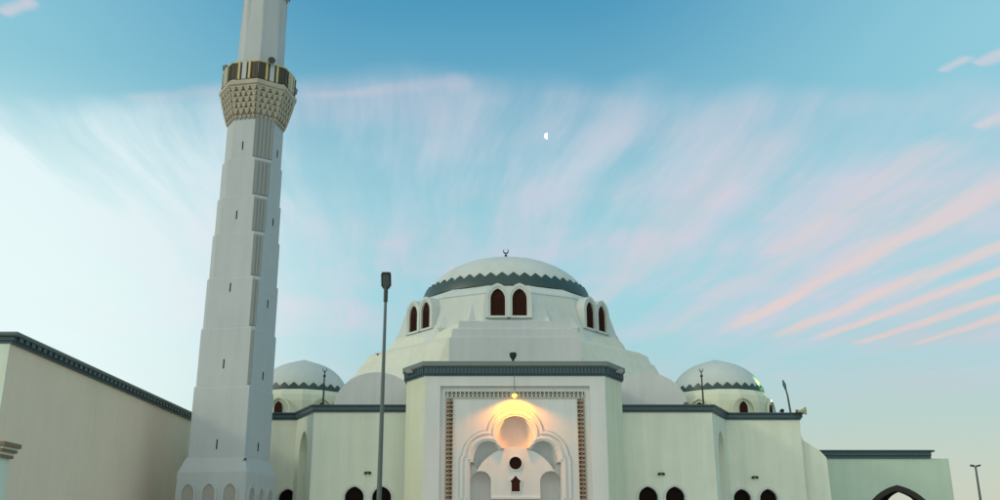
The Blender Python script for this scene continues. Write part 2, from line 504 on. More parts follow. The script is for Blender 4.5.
niche = hm.build('portal_niche', 'white', mosque)
db = MB(); db.panel((cxn, y0, 0), (1, 0, 0), (0, -1, 0), [(-nhw, 0), (nhw, 0), (nhw, 3.0), (-nhw, 3.0)], [[(-2.0, .02), (2.0, .02), (2.0, 2.98), (-2.0, 2.98)]], .4)
db.build('portal_lower_wall', 'white', mosque)
for s in (-1, 1):
    d = MB(); d.box((cxn + s * 1.0 - .98, y0 + .3, .13), (cxn + s * 1.0 + .98, y0 + .38, 2.97)); dd = d.build('door', 'wood', mosque)
    d = MB()
    for r_ in range(3):
        for c_ in range(2):
            x = cxn + s * 1.0 - .45 + c_ * .9; d.box((x - .33, y0 + .26, .35 + r_ * .87), (x + .33, y0 + .302, 1.0 + r_ * .87))
    d.build('door_panel', 'wood', dd)
    d = MB(); d.tube([(cxn + s * .12, y0 + .2, 1.0), (cxn + s * .12, y0 + .2, 1.45)], .02); d.build('handle', 'gold', dd)
# circular window and small pointed window of the niche
def zrad(px): return px * SZ
rw = MB(); cz = ZV(463); 
ring = [(cxn + math.cos(t) * .30, cz + math.sin(t) * .30) for t in [2 * math.pi * i / 24 for i in range(24)]]
yb = y0 + .15
def plate(mb, pts, ya, yb_): mb.loft([[(x, ya, z) for x, z in pts], [(x, yb_, z) for x, z in pts]])
plate(rw, ring, yb - .015, yb + .03); rwo = rw.build('round_window', 'black', mosque)
rr = MB(); rr.panel((0, yb - .05, 0), (1, 0, 0), (0, -1, 0), [(cxn + (x - cxn) * 1.16, cz + (z - cz) * 1.16) for x, z in ring], [ring], .06); rr.build('window_frame', 'white', rwo)
lw = MB(); zb, zs_, ztp = ZV(491.5), ZV(481), ZV(475.5)
lan = [(-.2, zb), (.2, zb), (.2, zs_ - .06), (.26, zs_), (.13, zs_ + .1), (0, ztp), (-.13, zs_ + .1), (-.26, zs_), (-.2, zs_ - .06)]
plate(lw, [(cxn + x, z) for x, z in lan], yb - .015, yb + .03); lwo = lw.build('lancet_window', 'red', mosque)
rr = MB(); rr.panel((cxn, yb - .05, 0), (1, 0, 0), (0, -1, 0), grow(lan, .05), [lan], .06); rr.build('window_frame', 'white', lwo)
# carved ornament bands round the field
def orn_band(p, q, wdt, name='ornament_band'):
    b = MB(); p = Vector(p); q = Vector(q); L = (q - p).length; ux = (q - p) / L; up = Vector((0, 0, 1)) if abs(ux.x) > .5 else Vector((1, 0, 0)) * (1 if p.x < cxn else -1)
    nn = int(L / .20)
    b.obox((p + q) / 2 + Vector((0, -.02, 0)) - up * wdt * .42, ux, (0, 1, 0), up, L / 2, .035, wdt * .08)
    for i in range(nn):
        c = p + ux * (i + .5) / nn * L; r = L / nn
        b.obox(c + Vector((0, -.03, 0)) - up * wdt * .2, ux, (0, 1, 0), up, r * .30, .045, wdt * .16)
        b.obox(c + Vector((0, -.03, 0)) + up * wdt * .12, ux, (0, 1, 0), up, r * .15, .055, wdt * .30)
        b.obox(c + Vector((0, -.03, 0)) + up * wdt * .40, ux, (0, 1, 0), up, r * .30, .035, wdt * .06)
        b.obox(c + ux * r * .5 + Vector((0, -.015, 0)) + up * wdt * .02, ux, (0, 1, 0), up, r * .10, .03, wdt * .12)
    return b
shade_gr = plaster('grey_relief_shade', (.13, .12, .11), var=.15); shade_br = plaster('brown_relief_shade', (.10, .06, .04), var=.15)  # shadow between the carved teeth, painted as dark strips behind them
def shade_strip(lo, hi, m, par):
    q = MB(); q.box(lo, hi); q.build('relief_shade_strip', m, par)
xl, xr_ = -nhw + .45, nhw - .45; ztb = ZP(394)
orn_band((cxn + xl - .2, y0, ztb), (cxn + xr_ + .2, y0, ztb), .36).build('ornament_band', plaster('grey_stucco_relief', (.46, .46, .43), var=.1), mosque)
shade_strip((cxn + xl - .2, y0 - .008, ztb - .15), (cxn + xr_ + .2, y0 + .01, ztb + .13), shade_gr, bpy.data.objects['ornament_band'])
ob_ = orn_band((cxn + xl, y0, 3.05), (cxn + xl, y0, ztb - .22), .36); ob1 = ob_.build('ornament_band', 'orn', mosque); shade_strip((cxn + xl - .16, y0 - .008, 3.05), (cxn + xl + .16, y0 + .01, ztb - .23), shade_br, ob1)
ob_ = orn_band((cxn + xr_, y0, 3.05), (cxn + xr_, y0, ztb - .22), .36); ob2 = ob_.build('ornament_band', 'orn', mosque); shade_strip((cxn + xr_ - .16, y0 - .008, 3.05), (cxn + xr_ + .16, y0 + .01, ztb - .23), shade_br, ob2)

# ---- wings
def wing(s):
    X_ = lambda h: AX + s * h
    nf = Vector((0, -1, 0)); ux = Vector((1, 0, 0))
    wins_f = [U(u, 500, YW).x for u in ((648.5, 675.5) if s > 0 else (354, 381.5))]
    wins_b = [U(u, 500, YB).x for u in ((742.5, 768.8) if s > 0 else (287, 262))]
    ztf = U(500, 486.5, YW).z; ztb_ = U(500, 489, YB).z
    hf = [arch(x, 1.3, .95, ztf - .52, ztf) for x in wins_f]; hb = [arch(x, 1.3, .92, ztb_ - .5, ztb_) for x in wins_b]
    b = MB()
    lo, hi = sorted((X_(PWo - .1), X_(WW)))
    b.panel((0, YW, 0), ux, nf, [(lo, 0), (hi, 0), (hi, ZR - .35), (lo, ZR - .35)], hf, .4)
    lo, hi = sorted((X_(WB), X_(WE)))
    b.panel((0, YB, 0), ux, nf, [(lo, 0), (hi, 0), (hi, ZR - .35), (lo, ZR - .35)], hb, .4)
    # chamfer with a tall blind niche
    a = Vector((X_(WW), YW, 0)); c = Vector((X_(WB), YB, 0)); d = (c - a).normalized(); L = (c - a).length
    n = Vector((d.y, -d.x, 0)); n = n if n.y < 0 else -n
    zn = U(500, 431, 50.6).z
    nic = arch(L / 2 + .05, .6, 1.55, zn - 1.15, zn)
    b.panel(a, d, n, [(0, 0), (L, 0), (L, ZR - .35), (0, ZR - .35)], [nic], .8)
    # end walls
    b.box((X_(WE) - .2 - s * .2, YB + .003, 0), (X_(WE) + .2 - s * .2, 76, ZR - .352))
    b.box((X_(WE) - .3, 76.003, 0), (X_(WE) + .3, 76.3, ZR - .352)) 
    w = b.build('wing_wall', 'mint', mosque)
    q = MB(); q.panel(a - n * .803, d, n, [(L * .1, .3), (L * .9, .3), (L * .9, zn + .2), (L * .1, zn + .2)], [], .05); q.build('blind_niche', 'mint', w)
    for x in wins_f: window_on((0, YW, 0), ux, nf, x, 1.3, .95, ztf - .52, ztf, mosque)
    for x in wins_b: window_on((0, YB, 0), ux, nf, x, 1.3, .92, ztb_ - .5, ztb_, mosque)
    # sloped buttress at the outer end
    xb0 = X_(WE); xb1 = X_(WE + 1.45); y = YB + .25
    zz1, zz0 = U(805, 440, y).z, U(822, 451, y).z
    pts = [(xb0 - s * .004, 0), (xb1, 0), (xb1 - s * .12, zz0 - .35), (xb1 - s * .42, zz0), (xb0 + s * .15, zz1), (xb0 - s * .004, zz1 + .55)]
    q = MB(); plate(q, pts, y, y + 5); q.build('buttress', 'mint', mosque)
    # cornice
    pth = [(X_(PWo + .003), YW), (X_(WW), YW), (X_(WB), YB), (X_(WE), YB), (X_(WE), 74)]
    if s < 0: pth = [p for p in reversed(pth)]
    z1 = ZR; z0 = ZR - .36
    cc = cornice(pth, [(-.40, z0 - .01), (.06, z0 - .01), (.06, z0 + .06), (.13, z0 + .09), (.13, z1 - .10), (-.40, z1 - .10)], 'wing_cornice', 'slate', mosque)
    cornice(pth, [(-.42, z1 - .097), (.16, z1 - .097), (.22, z1 - .06), (.22, z1), (-.42, z1)], 'coping', M['slate'], cc)
    # roof
    pl = [(X_(PWo + .02), YW + .35), (X_(WW - .2), YW + .35), (X_(WB - .3), YB + .35), (X_(WE - .35), YB + .35), (X_(WE - .35), 75.8), (X_(PWo + .02), 75.8)]
    if s < 0: pl = pl[::-1]
    q = MB(); q.prism(pl, ZR - .75, ZR - .5); q.build('roof', 'roof', mosque)
wing(1); wing(-1)
q = MB(); q.box((AX - PWo, 57, ZR - .8), (AX + PWo, 75.8, ZR - .55)); q.build('roof', 'roof', mosque)

# ---- central roof mass
DC = Vector((AX, 64.0, 0))
q = MB()
prof = [(10.9, ZR - .7), (10.9, 11.0), (10.5, 11.5), (10.4, 11.75), (10.0, 12.1), (9.7, 12.7), (9.5, 12.8), (9.3, 13.3), (8.8, 13.6), (8.0, 13.75), (7.85, 14.15), (7.6, 14.5), (7.35, 14.7), (7.2, 14.8)]
q.lathe(DC, [(r_ * 1.045, z_) for r_, z_ in prof], 8, False, math.pi / 8)
q.build('dome_base', plaster('cream_roof_plaster', (.66, .65, .56), var=.10, streak_amt=.1), mosque)
# frontispiece block in front of the drum
FY = 52.9
fx0, fx1 = U(449, 345, FY).x, U(581, 345, FY).x
fz = U(505, 329, FY).z
q = MB(); 
q.loft([[(fx0, FY, ZR - .6), (fx1, FY, ZR - .6), (fx1, 62, ZR - .6), (fx0, 62, ZR - .6)],
        [(fx0, FY, fz - .5), (fx1, FY, fz - .5), (fx1, 62, fz - .5), (fx0, 62, fz - .5)],
        [(fx0 + .12, FY + .10, fz - .46), (fx1 - .12, FY + .10, fz - .46), (fx1 - .12, 62, fz - .46), (fx0 + .12, 62, fz - .46)],
        [(fx0 + .16, FY + .12, fz + .02), (fx1 - .16, FY + .12, fz + .02), (fx1 - .16, 62, fz + .02), (fx0 + .16, 62, fz + .02)],
        [(fx0 + .50, FY + .25, fz + .10), (fx1 - .50, FY + .25, fz + .10), (fx1 - .50, 62, fz + .10), (fx0 + .50, 62, fz + .10)],
        [(fx0 + .55, FY + .27, 14.0), (fx1 - .55, FY + .27, 14.0), (fx1 - .55, 62, 14.0), (fx0 + .55, 62, 14.0)]])
q.build('dome_base', 'white', mosque)
# side vault fronts
for s in (-1, 1):
    cxv = AX + s * 7.55; zs_ = 9.1; r = 2.35
    n = 14; pts = [(cxv - r, ZR - .6), (cxv + r, ZR - .6)] + [(cxv + r * math.cos(math.pi * i / n), zs_ + 1.95 * math.sin(math.pi * i / n)) for i in range(n + 1)]
    q = MB(); plate(q, pts, 53.2, 60.5); q.build('vault', 'white', mosque)
# ---- drum with paired windows
ap = 6.95
DA = [-90 + q_ for q_ in (0, 25, 50, 90, 130, 155, 180, 205, 230, 270, 310, 335)]
def dpoly(r, z):
    res = []
    for i in range(12):
        a1, a2 = R(DA[i - 1]), R(DA[i]); det = math.sin(a2 - a1)
        res.append((DC.x + r * (math.sin(a2) - math.sin(a1)) / det, DC.y + r * (math.cos(a1) - math.cos(a2)) / det, z))
    return res
q = MB()
q.loft([dpoly(ap + .75, 13.7), dpoly(ap + .30, 14.9), dpoly(ap + .24, 14.93), dpoly(ap - .30, 16.72), dpoly(ap - .24, 16.76),
        dpoly(ap - .30, 16.88), dpoly(6.25, 17.2), dpoly(5.68, 17.52)])
drum = q.build('drum', 'dome', mosque, bevel=.02)
for kf, da_ in enumerate((0, 50, 130, 180, 230, 310)):
    phi = R(-90 + da_); n = Vector((math.cos(phi), math.sin(phi), 0)); ux = Vector((-n.y, n.x, 0))
    dz_ = -.05 if kf == 0 else -.36
    o = DC + n * (ap + (.40 if kf == 0 else .44))
    z0, z1 = U(511, 316.5, 57.1).z + dz_, U(511, 289.5, 57.1).z + dz_
    for s in (-1, 1):
        cx_ = s * .67; a_ = arch(cx_, z0, .90, z1 - .66, z1, kind='pointed')
        q = MB(); q.panel(o + n * (.06 + .004 * s), ux, n, [(x, max(z, z0 - .12)) for x, z in grow(a_, .31)], [grow(a_, .13)], 1.35)
        q.panel(o + n * (.02 + .004 * s), ux, n, grow(a_, .135), [a_], 1.2)
        hd = q.build('window_hood', 'dome', drum)
        q = MB(); q.panel(o - n * .11, ux, n, a_, [], .05); wp = q.build('drum_window', 'red', mosque)
        q = MB()
        for i in range(1, 4): q.obox(o - n * .09 + ux * (cx_ - .43 + .86 * i / 4) + Vector((0, 0, (z0 + z1 - .6) / 2)), ux, n, (0, 0, 1), .012, .02, (z1 - .6 - z0) / 2)
        q.build('lattice', 'red', wp)
# pyramid spurs between the window pairs
for kf, da_ in enumerate((19, 34, 146, 161, 199, 214, 326, 341)):
    phi = R(-90 + da_); inner = da_ in (19, 161, 199, 341); n = Vector((math.cos(phi), math.sin(phi), 0)); ux = Vector((-n.y, n.x, 0))
    o = DC + n * 6.75; zt_ = 16.6 if inner else 16.2
    q = MB(); q.add([o + ux * 0 + n * 1.0 + Vector((0, 0, 14.6)), o - ux * 1.5 - n * .15 + Vector((0, 0, 14.6)), o + ux * 1.5 - n * .15 + Vector((0, 0, 14.6)), o - n * .15 + Vector((0, 0, zt_)), o + n * .4 + Vector((0, 0, 13.6)), o-n*.4+Vector((0,0,14.6))],
        [(0, 3, 1), (0, 2, 3), (0, 1, 4), (0, 4, 2), (1, 3, 5), (3, 2, 5), (1, 5, 4), (5, 2, 4)]); q.build('spur', 'dome', drum)
# ---- main dome
def dome_prof(r, h, n=18, point=0.0):
    p = []
    for i in range(n + 1):
        t = math.pi / 2 * i / n
        p.append((max(.002, r * math.cos(t)), h * math.sin(t) + point * max(0, (i / n - .75) / .25) ** 2))
    return p
def scallop_ring(c, rfun, z0, zlow, zhigh, teeth, out, thick=.1):
    """band with a pointed scalloped upper edge following the dome surface"""
    b = MB(); per = 8; n = teeth * per; ro = []; ri = []
    rows = 5
    grid = []
    for j in range(n):
        t = (j % per) / per; k_ = abs(2 * t - 1); top = zlow + (zhigh - zlow) * (1 - k_ ** 1.05)
        col = []
        for i in range(rows + 1):
            z = z0 + (top - z0) * i / rows; r = rfun(z) + out; a = 2 * math.pi * j / n
            col.append(Vector((c[0] + r * math.cos(a), c[1] + r * math.sin(a), c[2] + z)))
        inner = []
        for i in range(rows + 1):
            z = z0 + (top - z0) * i / rows; r = rfun(z) + out - thick; a = 2 * math.pi * j / n
            inner.append(Vector((c[0] + r * math.cos(a), c[1] + r * math.sin(a), c[2] + z)))
        grid.append(col + inner[::-1])
    b.loft(grid + [grid[0]], False, False, False)
    return b
dr, dh, dz0 = 5.72, 3.45, 17.35
q = MB(); q.lathe(DC + Vector((0, 0, dz0)), [(dr, -.3)] + dome_prof(dr, dh - .05, 20, .05), 64)
dome = q.build('main_dome', 'dome', mosque)
rf = lambda z: dr * math.sqrt(max(0, 1 - (max(z, 0) / dh) ** 2))
scallop_ring(DC + Vector((0, 0, dz0)), rf, .16, .80, 1.12, 48, .13, .16).build('scalloped_band', 'band', dome)
def crescent(b, c, r, th, n=16):
    """flat crescent standing upright, open at the top"""
    outer = [(math.cos(t) * r, math.sin(t) * r) for t in [R(-240 + 300 * i / n) for i in range(n + 1)]]
    inner = [(math.cos(t) * r * .74, math.sin(t) * r * .74 + r * .22) for t in [R(-235 + 290 * i / n) for i in range(n + 1)]]
    poly = [(c[0] + x, c[2] + z) for x, z in outer + inner[::-1]]
    b.panel((0, c[1] - th / 2, 0), (1, 0, 0), (0, -1, 0), poly, [], th)
q = MB(); tz = DC + Vector((0, 0, dz0 + dh - .02))
q.tube([tz, tz + Vector((0, 0, .55))], .05); q.sphere(tz + Vector((0, 0, .22)), .17, 8); q.sphere(tz + Vector((0, 0, .46)), .10, 8); crescent(q, tz + Vector((0, 0, .78)), .2, .05)
q.build('finial', 'dmetal', dome)

# ---- small domes over the wing ends
for s in (-1, 1):
    c = Vector((AX + s * 12.22, 56.0, 0)); rr_ = 2.63
    q = MB(); c8 = 1 / math.cos(math.pi / 16)
    rg = lambda r, z: [(c.x + r * math.cos(math.pi / 16 + 2 * math.pi * j / 16), c.y + r * math.sin(math.pi / 16 + 2 * math.pi * j / 16), z) for j in range(16)]
    q.loft([rg(3.05 * c8, ZR - .6), rg(3.02 * c8, 9.45), rg(2.95 * c8, 9.8), rg(2.70 * c8, 10.12)], True, True)
    sdr = q.build('small_drum', 'cream', mosque)
    q = MB(); q.lathe(c + Vector((0, 0, 10.1)), [(rr_, -.1)] + dome_prof(rr_, 2.03, 16, .16), 48); sd = q.build('small_dome', 'sdome', mosque)
    rf2 = lambda z: rr_ * math.sqrt(max(0, 1 - (max(z, 0) / 2.03) ** 2))
    scallop_ring(c + Vector((0, 0, 10.1)), rf2, .0, .20, .44, 30, .07, .10).build('scalloped_band', 'band', sd)
    for kf in range(8):
        phi = R(-90 + 13 * s + 45 * kf) 
        n = Vector((math.cos(phi), math.sin(phi), 0)); ux = Vector((-n.y, n.x, 0)); o = c + n * 3.13
        a_ = arch(0, 8.5, .46, 9.02, 9.38, kind='pointed')
        q = MB(); q.panel(o + n * .02, ux, n, a_, [], .06); wq = q.build('drum_window', 'red', mosque)
        q = MB(); q.panel(o + n * .05, ux, n, arch(0, 8.5, 1.5, 8.85, 9.66, kind='pointed'), [arch(0, 8.52, 1.3, 8.85, 9.54, kind='pointed')], .1); q.build('window_frame', 'cream', wq)

# ------------------------------------------------------------------ minaret
MROT = R(-11)
TS = 2.86
Yt = 45.0
mc = U(244.5, 455, Yt)                       # the corner between the two visible faces, near base
rm = Matrix.Rotation(MROT, 3, 'Z')
ctr = Vector((mc.x, mc.y, 0)) - rm @ Vector((TS / 2, -TS / 2, 0))
minaret = thing('minaret', 'tall tapering white minaret with a balcony, standing left of the mosque', 'minaret', (ctr.x, ctr.y, 0), MROT, local=True)
def chs(h, c, z):
    c = max(c, .02)
    return [(-h + c, -h, z), (h - c, -h, z), (h, -h + c, z), (h, h - c, z), (h - c, h, z), (-h + c, h, z), (-h, h - c, z), (-h, -h + c, z)]
zv = lambda v: U(240, v, Yt).z
# plinth
ph = TS / 2 + .30; zf0, zf1 = zv(472), zv(457)
q = MB(); q.loft([chs(ph, .02, 0), chs(ph, .02, zf0), chs(TS / 2 + .05, .02, zf1)]); plinth = q.build('plinth', 'tower', minaret)
lv = [457, 385, 326, 275, 230, 193, 155, 106]
hs = [1.43, 1.415, 1.40, 1.385, 1.37, 1.355, 1.34]
cs = [0.0, .14, .26, .38, .50, .62, .76]
for i in range(7):
    z0, z1 = zv(lv[i]), zv(lv[i + 1]); h = hs[i]; c = cs[i]
    q = MB(); q.loft([chs(h, c, z0 + .003), chs(h, c, z1 - .08), chs(h - .012, c, z1)]); t = q.build('shaft_tier', 'tower', minaret)
    if c:
        for (sx, sy) in ((1, -1), (-1, 1)):
            q = MB(); L = c * math.sqrt(2); n = Vector((sx, sy, 0)).normalized(); ux = Vector((-n.y, n.x, 0))
            o = Vector((sx * (h - c / 2), sy * (h - c / 2), 0)); m = max(1, round(L / .20)); zt_ = z1 - .12
            q.obox(o + n * .012 + Vector((0, 0, (z0 + zt_) / 2)), ux, n, (0, 0, 1), L / 2 - .02, .01, (zt_ - z0) / 2 - .05)
            for j in range(m):
                q.obox(o + n * .03 + ux * ((j + .5) / m - .5) * (L - .06) + Vector((0, 0, (z0 + zt_) / 2)), ux, n, (0, 0, 1), (L - .06) / m * .30, .03, (zt_ - z0) / 2 - .08)
            q.build('fluted_panel', 'flute', t)
    zs = {0: (444, None), 1: (363, 371), 2: (286, 297), 4: (213, None), 6: (143, None)}.get(i)
    if zs:
        z = zv(zs[0]); q = MB(); q.box((-.028, -h - .012, z - .21), (.028, -h + .05, z + .24)); q.build('slit_window', 'black', t)
        z = zv(zs[1] or zs[0]); q = MB(); q.box((h - .05, -.05, z - .2), (h + .012, .05, z + .2)); q.build('slit_window', 'black', t)
# blind niches of the plinth
for fx in range(2):
    for i in range(3):
        u = (-1.08 + 1.04 * i); n = Vector((0, -1, 0)) if fx == 0 else Vector((1, 0, 0)); ux = Vector((1, 0, 0)) if fx == 0 else Vector((0, 1, 0))
        zt_ = zv(484) if fx == 0 else zv(487)
        a_ = arch(u, .6, .60, zt_ - .42, zt_)
        q = MB(); q.panel(n * (ph + .06), ux, n, grow(a_, .11), [a_], .065); nf_ = q.build('niche_frame', 'tower', plinth)
        q = MB(); q.panel(n * (ph + .012), ux, n, a_, [], .01); q.build('niche_back', plaster('pinkish_plaster', (.36, .33, .32)), nf_)
# corbel
zc0, zc1 = zv(113) - .15, zv(86)
c8 = 1 / math.cos(math.pi / 8)
def oct8(r, z): return [(r * c8 * math.cos(math.pi / 8 + j * math.pi / 4), r * c8 * math.sin(math.pi / 8 + j * math.pi / 4), z) for j in range(8)]
q = MB(); NT = 6
RB = 1.84
zcs = zc0 - .05
for i in range(NT):
    t0, t1 = i / NT, (i + 1) / NT
    r0 = 1.345 + (RB - 1.345) * (t0 ** .75); r1 = 1.345 + (RB - 1.345) * (t1 ** .75)
    za, zb_ = zcs + (zc1 - zcs) * t0, zcs + (zc1 - zcs) * t1
    q.loft([oct8(1.30 + (r0 - 1.30) * .4, za), oct8(r0 * .985, za + (zb_ - za) * .5), oct8(r0 * 1.0, zb_ - .05)])
    if i > 0: q.loft([oct8(r1 - .03, zb_ - .085), oct8(r1, zb_ - .07), oct8(r1, zb_ - .003)])
    for f in range(8):
        phi = f * math.pi / 4; n = Vector((math.cos(phi), math.sin(phi), 0)); ux = Vector((-n.y, n.x, 0))
        wd = 2 * r1 * math.tan(math.pi / 8); m = 4 if i % 2 else 5
        for j in range(m):
            cc = ux * ((j + .5) / m - .5) * wd; hw = wd / m * .36
            top = n * r1 + cc + Vector((0, 0, zb_ - .07)); mid = n * (r0 + .02) + cc; hgt = zb_ - za
            bot = mid + Vector((0, 0, za - .22 * hgt + (0.0 if i else .05)))
            q.add([top - ux * hw, top + ux * hw, top + ux * hw - n * .25, top - ux * hw - n * .25,
                   bot, top - ux * hw - Vector((0, 0, hgt * .35)) - n * .03, top + ux * hw - Vector((0, 0, hgt * .35)) - n * .03, bot - n * .2],
                  [(0, 1, 2, 3), (0, 5, 6, 1), (5, 4, 6), (0, 3, 7, 5), (5, 7, 4), (1, 6, 7, 2), (6, 4, 7), (3, 2, 7)])
corb = q.build('muqarnas_corbel', 'corbel', minaret)
q = MB(); zr0 = zv(80.5); zr1 = zv(62)
q.loft([oct8(RB - .02, zc1), oct8(RB + .05, zc1 + .06), oct8(RB + .05, zr0 - .05), oct8(RB + .01, zr0)]); bal = q.build('balcony_floor', 'corbel', minaret)
RR = RB - .05
for f in range(8):
    phi = f * math.pi / 4; n = Vector((math.cos(phi), math.sin(phi), 0)); ux = Vector((-n.y, n.x, 0)); wd = 2 * RR * math.tan(math.pi / 8)
    zm_ = (zr0 + zr1) / 2; hh = (zr1 - zr0) / 2
    q = MB(); q.obox(n * RR + Vector((0, 0, zm_)), ux, n, (0, 0, 1), wd / 2 - .02, .03, hh * .86)
    for j in range(7): q.obox(n * (RR + .03) + ux * wd * (j - 3) / 7.6 + Vector((0, 0, zm_)), ux, n, (0, 0, 1), .02, .02, hh * .8)
    rl_ = q.build('balustrade_panel', 'brown', minaret)
    q = MB(); q.obox(n * (RR + .05) + Vector((0, 0, zm_)), ux, n, (0, 0, 1), .12, .05, hh * .97); q.build('balustrade_slab', 'tower', rl_)
    q = MB()
    for s in (-1, 1): q.obox(n * (RR + .06) + ux * s * .29 + Vector((0, 0, zm_)), ux, n, (0, 0, 1), .055, .05, hh * .95)
    q.obox(n * RR + Vector((0, 0, zr1 - .04)), ux, n, (0, 0, 1), wd / 2 - .03, .045, .035)
    q.build('brass_post', 'gold', rl_)
# upper shaft, second corbel, cap (cap is above the picture)
q = MB(); zu = U(284, 8, 46.3).z + .45; q.loft([oct8(1.17, zr0), oct8(1.17, zr0 + .1), oct8(1.10, zu + .5)]); q.build('upper_shaft', 'tower', minaret)
q = MB()
for f in range(8):
    phi = f * math.pi / 4; n = Vector((math.cos(phi), math.sin(phi), 0)); ux = Vector((-n.y, n.x, 0))
    for s in (-1, 1): q.obox(n * 1.10 + ux * s * .40 + Vector((0, 0, (zr0 + zu) / 2)), ux, n, (0, 0, 1), .02, .035, (zu - zr0) / 2)
q.build('pilaster_strip', 'tower', minaret)
q = MB()
for i in range(4):
    r1 = 1.16 + .16 * i; zb_ = zu + .1 + .42 * i
    q.loft([oct8(r1 - .1, zb_), oct8(r1, zb_ + .3), oct8(r1 + .04, zb_ + .42)])
    for f in range(8):
        phi = f * math.pi / 4; n = Vector((math.cos(phi), math.sin(phi), 0)); ux = Vector((-n.y, n.x, 0)); wd = 2 * r1 * math.tan(math.pi / 8)
        for j in range(3):
            cc = n * (r1 + .02) + ux * ((j + .5) / 3 - .5) * wd; hw = wd * .12
            q.add([cc - ux * hw + Vector((0, 0, zb_ + .4)), cc + ux * hw + Vector((0, 0, zb_ + .4)), cc - n * .1 + Vector((0, 0, zb_ - .22)), cc - n * .2 + Vector((0, 0, zb_ + .4))], [(0, 1, 2), (0, 2, 3), (1, 3, 2), (0, 3, 1)])
q.build('upper_corbel', M['orn'], minaret)
zt_ = zu + 1.9
q = MB(); q.loft([oct8(1.75, zt_ - .1), oct8(1.8, zt_), oct8(1.8, zt_ + .9), oct8(1.7, zt_ + .9)]); q.build('upper_balcony', 'tower', minaret)
q = MB(); q.lathe((0, 0, zt_ + .9), [(.9, 0), (.9, 3.2), (1.1, 3.3), (1.1, 3.5)], 16, False); q.lathe((0, 0, zt_ + 4.4), dome_prof(1.05, 1.6, 12, .5), 24); q.build('lantern', 'tower', minaret)

# ------------------------------------------------------------------ building on the left
sb = thing('side_building', 'long flat-roofed cream building with dark slate eaves at the left edge', 'building', (-16.3, 32, 0))
BX = -16.3; BH = 8.62
q = MB(); q.box((BX - 12, 32.0, 0), (BX, 54, BH - .32)); q.build('wall', plaster('beige_plaster', (.88, .69, .54), var=.08, streak_amt=.05), sb)
q = MB(); q.box((BX - 12.01, 31.93, 0), (BX + .004, 31.998, BH - .33)); q.build('front_wall', 'mint', sb)
pth = [(BX - 12, 32), (BX, 32), (BX, 54)]
zb_ = BH - .36
cc = cornice(pth, [(-.3, zb_), (.10, zb_), (.10, zb_ + .08), (.16, zb_ + .10), (.16, BH - .12), (-.3, BH - .12)], 'cornice', 'slate', sb)
cornice(pth, [(-.32, BH - .117), (.26, BH - .117), (.32, BH - .06), (.32, BH), (-.32, BH)], 'coping', 'slate_light', cc)
q = MB(); y = 32.1
while y < 54: q.box((BX + .16, y, zb_ + .1), (BX + .235, y + .28, BH - .13)); y += .46
q.build('cornice_ribs', 'slate', cc)['kind'] = 'stuff'
q = MB(); q.box((BX - 11.9, 32.1, BH - .5), (BX - .33, 53.9, BH - .3)); q.build('roof', 'roof', sb)
# gate pillar in front of it
Yg = 28.0
gz = lambda v: U(5, v, Yg).z
gx = lambda u, v: U(u, v, Yg).x
DG = .7; px1 = U(6.5, 480, Yg + DG).x
gp = thing('gate_pillar', 'pale green pillar topped by stepped brown slabs at the far left', 'pillar', (px1 - .6, Yg + .6, 0))
q = MB(); q.box((px1 - 1.3, Yg, 0), (px1, Yg + DG, gz(457))); q.build('shaft', 'mint', gp)
top = gz(442); 
for i, (u1, v0, v1) in enumerate([(13.8, 442, 446.5), (10.5, 448.5, 451.5), (7.6, 454, 457)]):
    e = .1 + .085 * (2 - i)
    x = px1 + e
    q = MB(); q.box((px1 - 1.3 - e, Yg - e, gz(v1)), (x, Yg + DG + e * .3, gz(v0))); q.build('capital_slab', 'cap', gp, bevel=.01)
    if i < 2:
        va = (451.5, 0)[0]; nx_ = [(448.5, 446.5), (454, 451.5)][i]; e2 = e - .08
        q = MB(); q.box((px1 - 1.3 - e2, Yg - e2, gz(nx_[0]) + .001), (px1 + e2, Yg + DG + e2 * .3, gz(nx_[1]) - .001)); q.build('capital_neck', 'mint', gp)

# ------------------------------------------------------------------ arcade gateway on the right
Ya = 56.0
az_ = lambda v, Y=Ya: U(880, v, Y).z
ax_ = lambda u, v, Y=Ya: U(u, v, Y).x
ag = thing('arcade_gateway', 'low green-grey arcade with pointed arches and dark slate eaves, right of the mosque', 'arcade', (ax_(897, 485), Ya, 0))
xr = ax_(949, 462); H = az_(458.5)
xa = ax_(897, 485); za = az_(485); per = 5.55; aw = 4.1
holes = [arch(xa - per * i, .05, aw, za - 2.1, za) for i in range(0, 2)]
xl_ = AX + WE + .35
q = MB(); q.panel((0, Ya, 0), (1, 0, 0), (0, -1, 0), [(xl_, 0), (xr, 0), (xr, H), (xl_, H)], holes[:1] + [arch(xa - per, .05, aw, za - 2.1, za)] if xa - per - aw / 2 > xl_ else holes[:1], .7)
q.build('front_wall', 'teal', ag)
YK = 59.2; xbk = U(901, 492, YK).x; zbk = U(901, 491.5, YK).z
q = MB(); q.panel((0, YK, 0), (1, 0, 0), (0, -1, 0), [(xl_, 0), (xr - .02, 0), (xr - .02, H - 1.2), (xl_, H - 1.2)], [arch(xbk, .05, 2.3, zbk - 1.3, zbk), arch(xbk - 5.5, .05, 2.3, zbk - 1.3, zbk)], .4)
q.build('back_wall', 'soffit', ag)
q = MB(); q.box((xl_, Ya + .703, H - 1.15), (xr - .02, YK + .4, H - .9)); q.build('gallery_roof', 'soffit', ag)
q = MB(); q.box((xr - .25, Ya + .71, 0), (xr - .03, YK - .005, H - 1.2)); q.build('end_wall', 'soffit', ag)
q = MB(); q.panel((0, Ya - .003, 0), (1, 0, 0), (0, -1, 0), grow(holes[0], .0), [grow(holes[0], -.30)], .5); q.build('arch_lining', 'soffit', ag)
xc1 = ax_(931.5, 452)
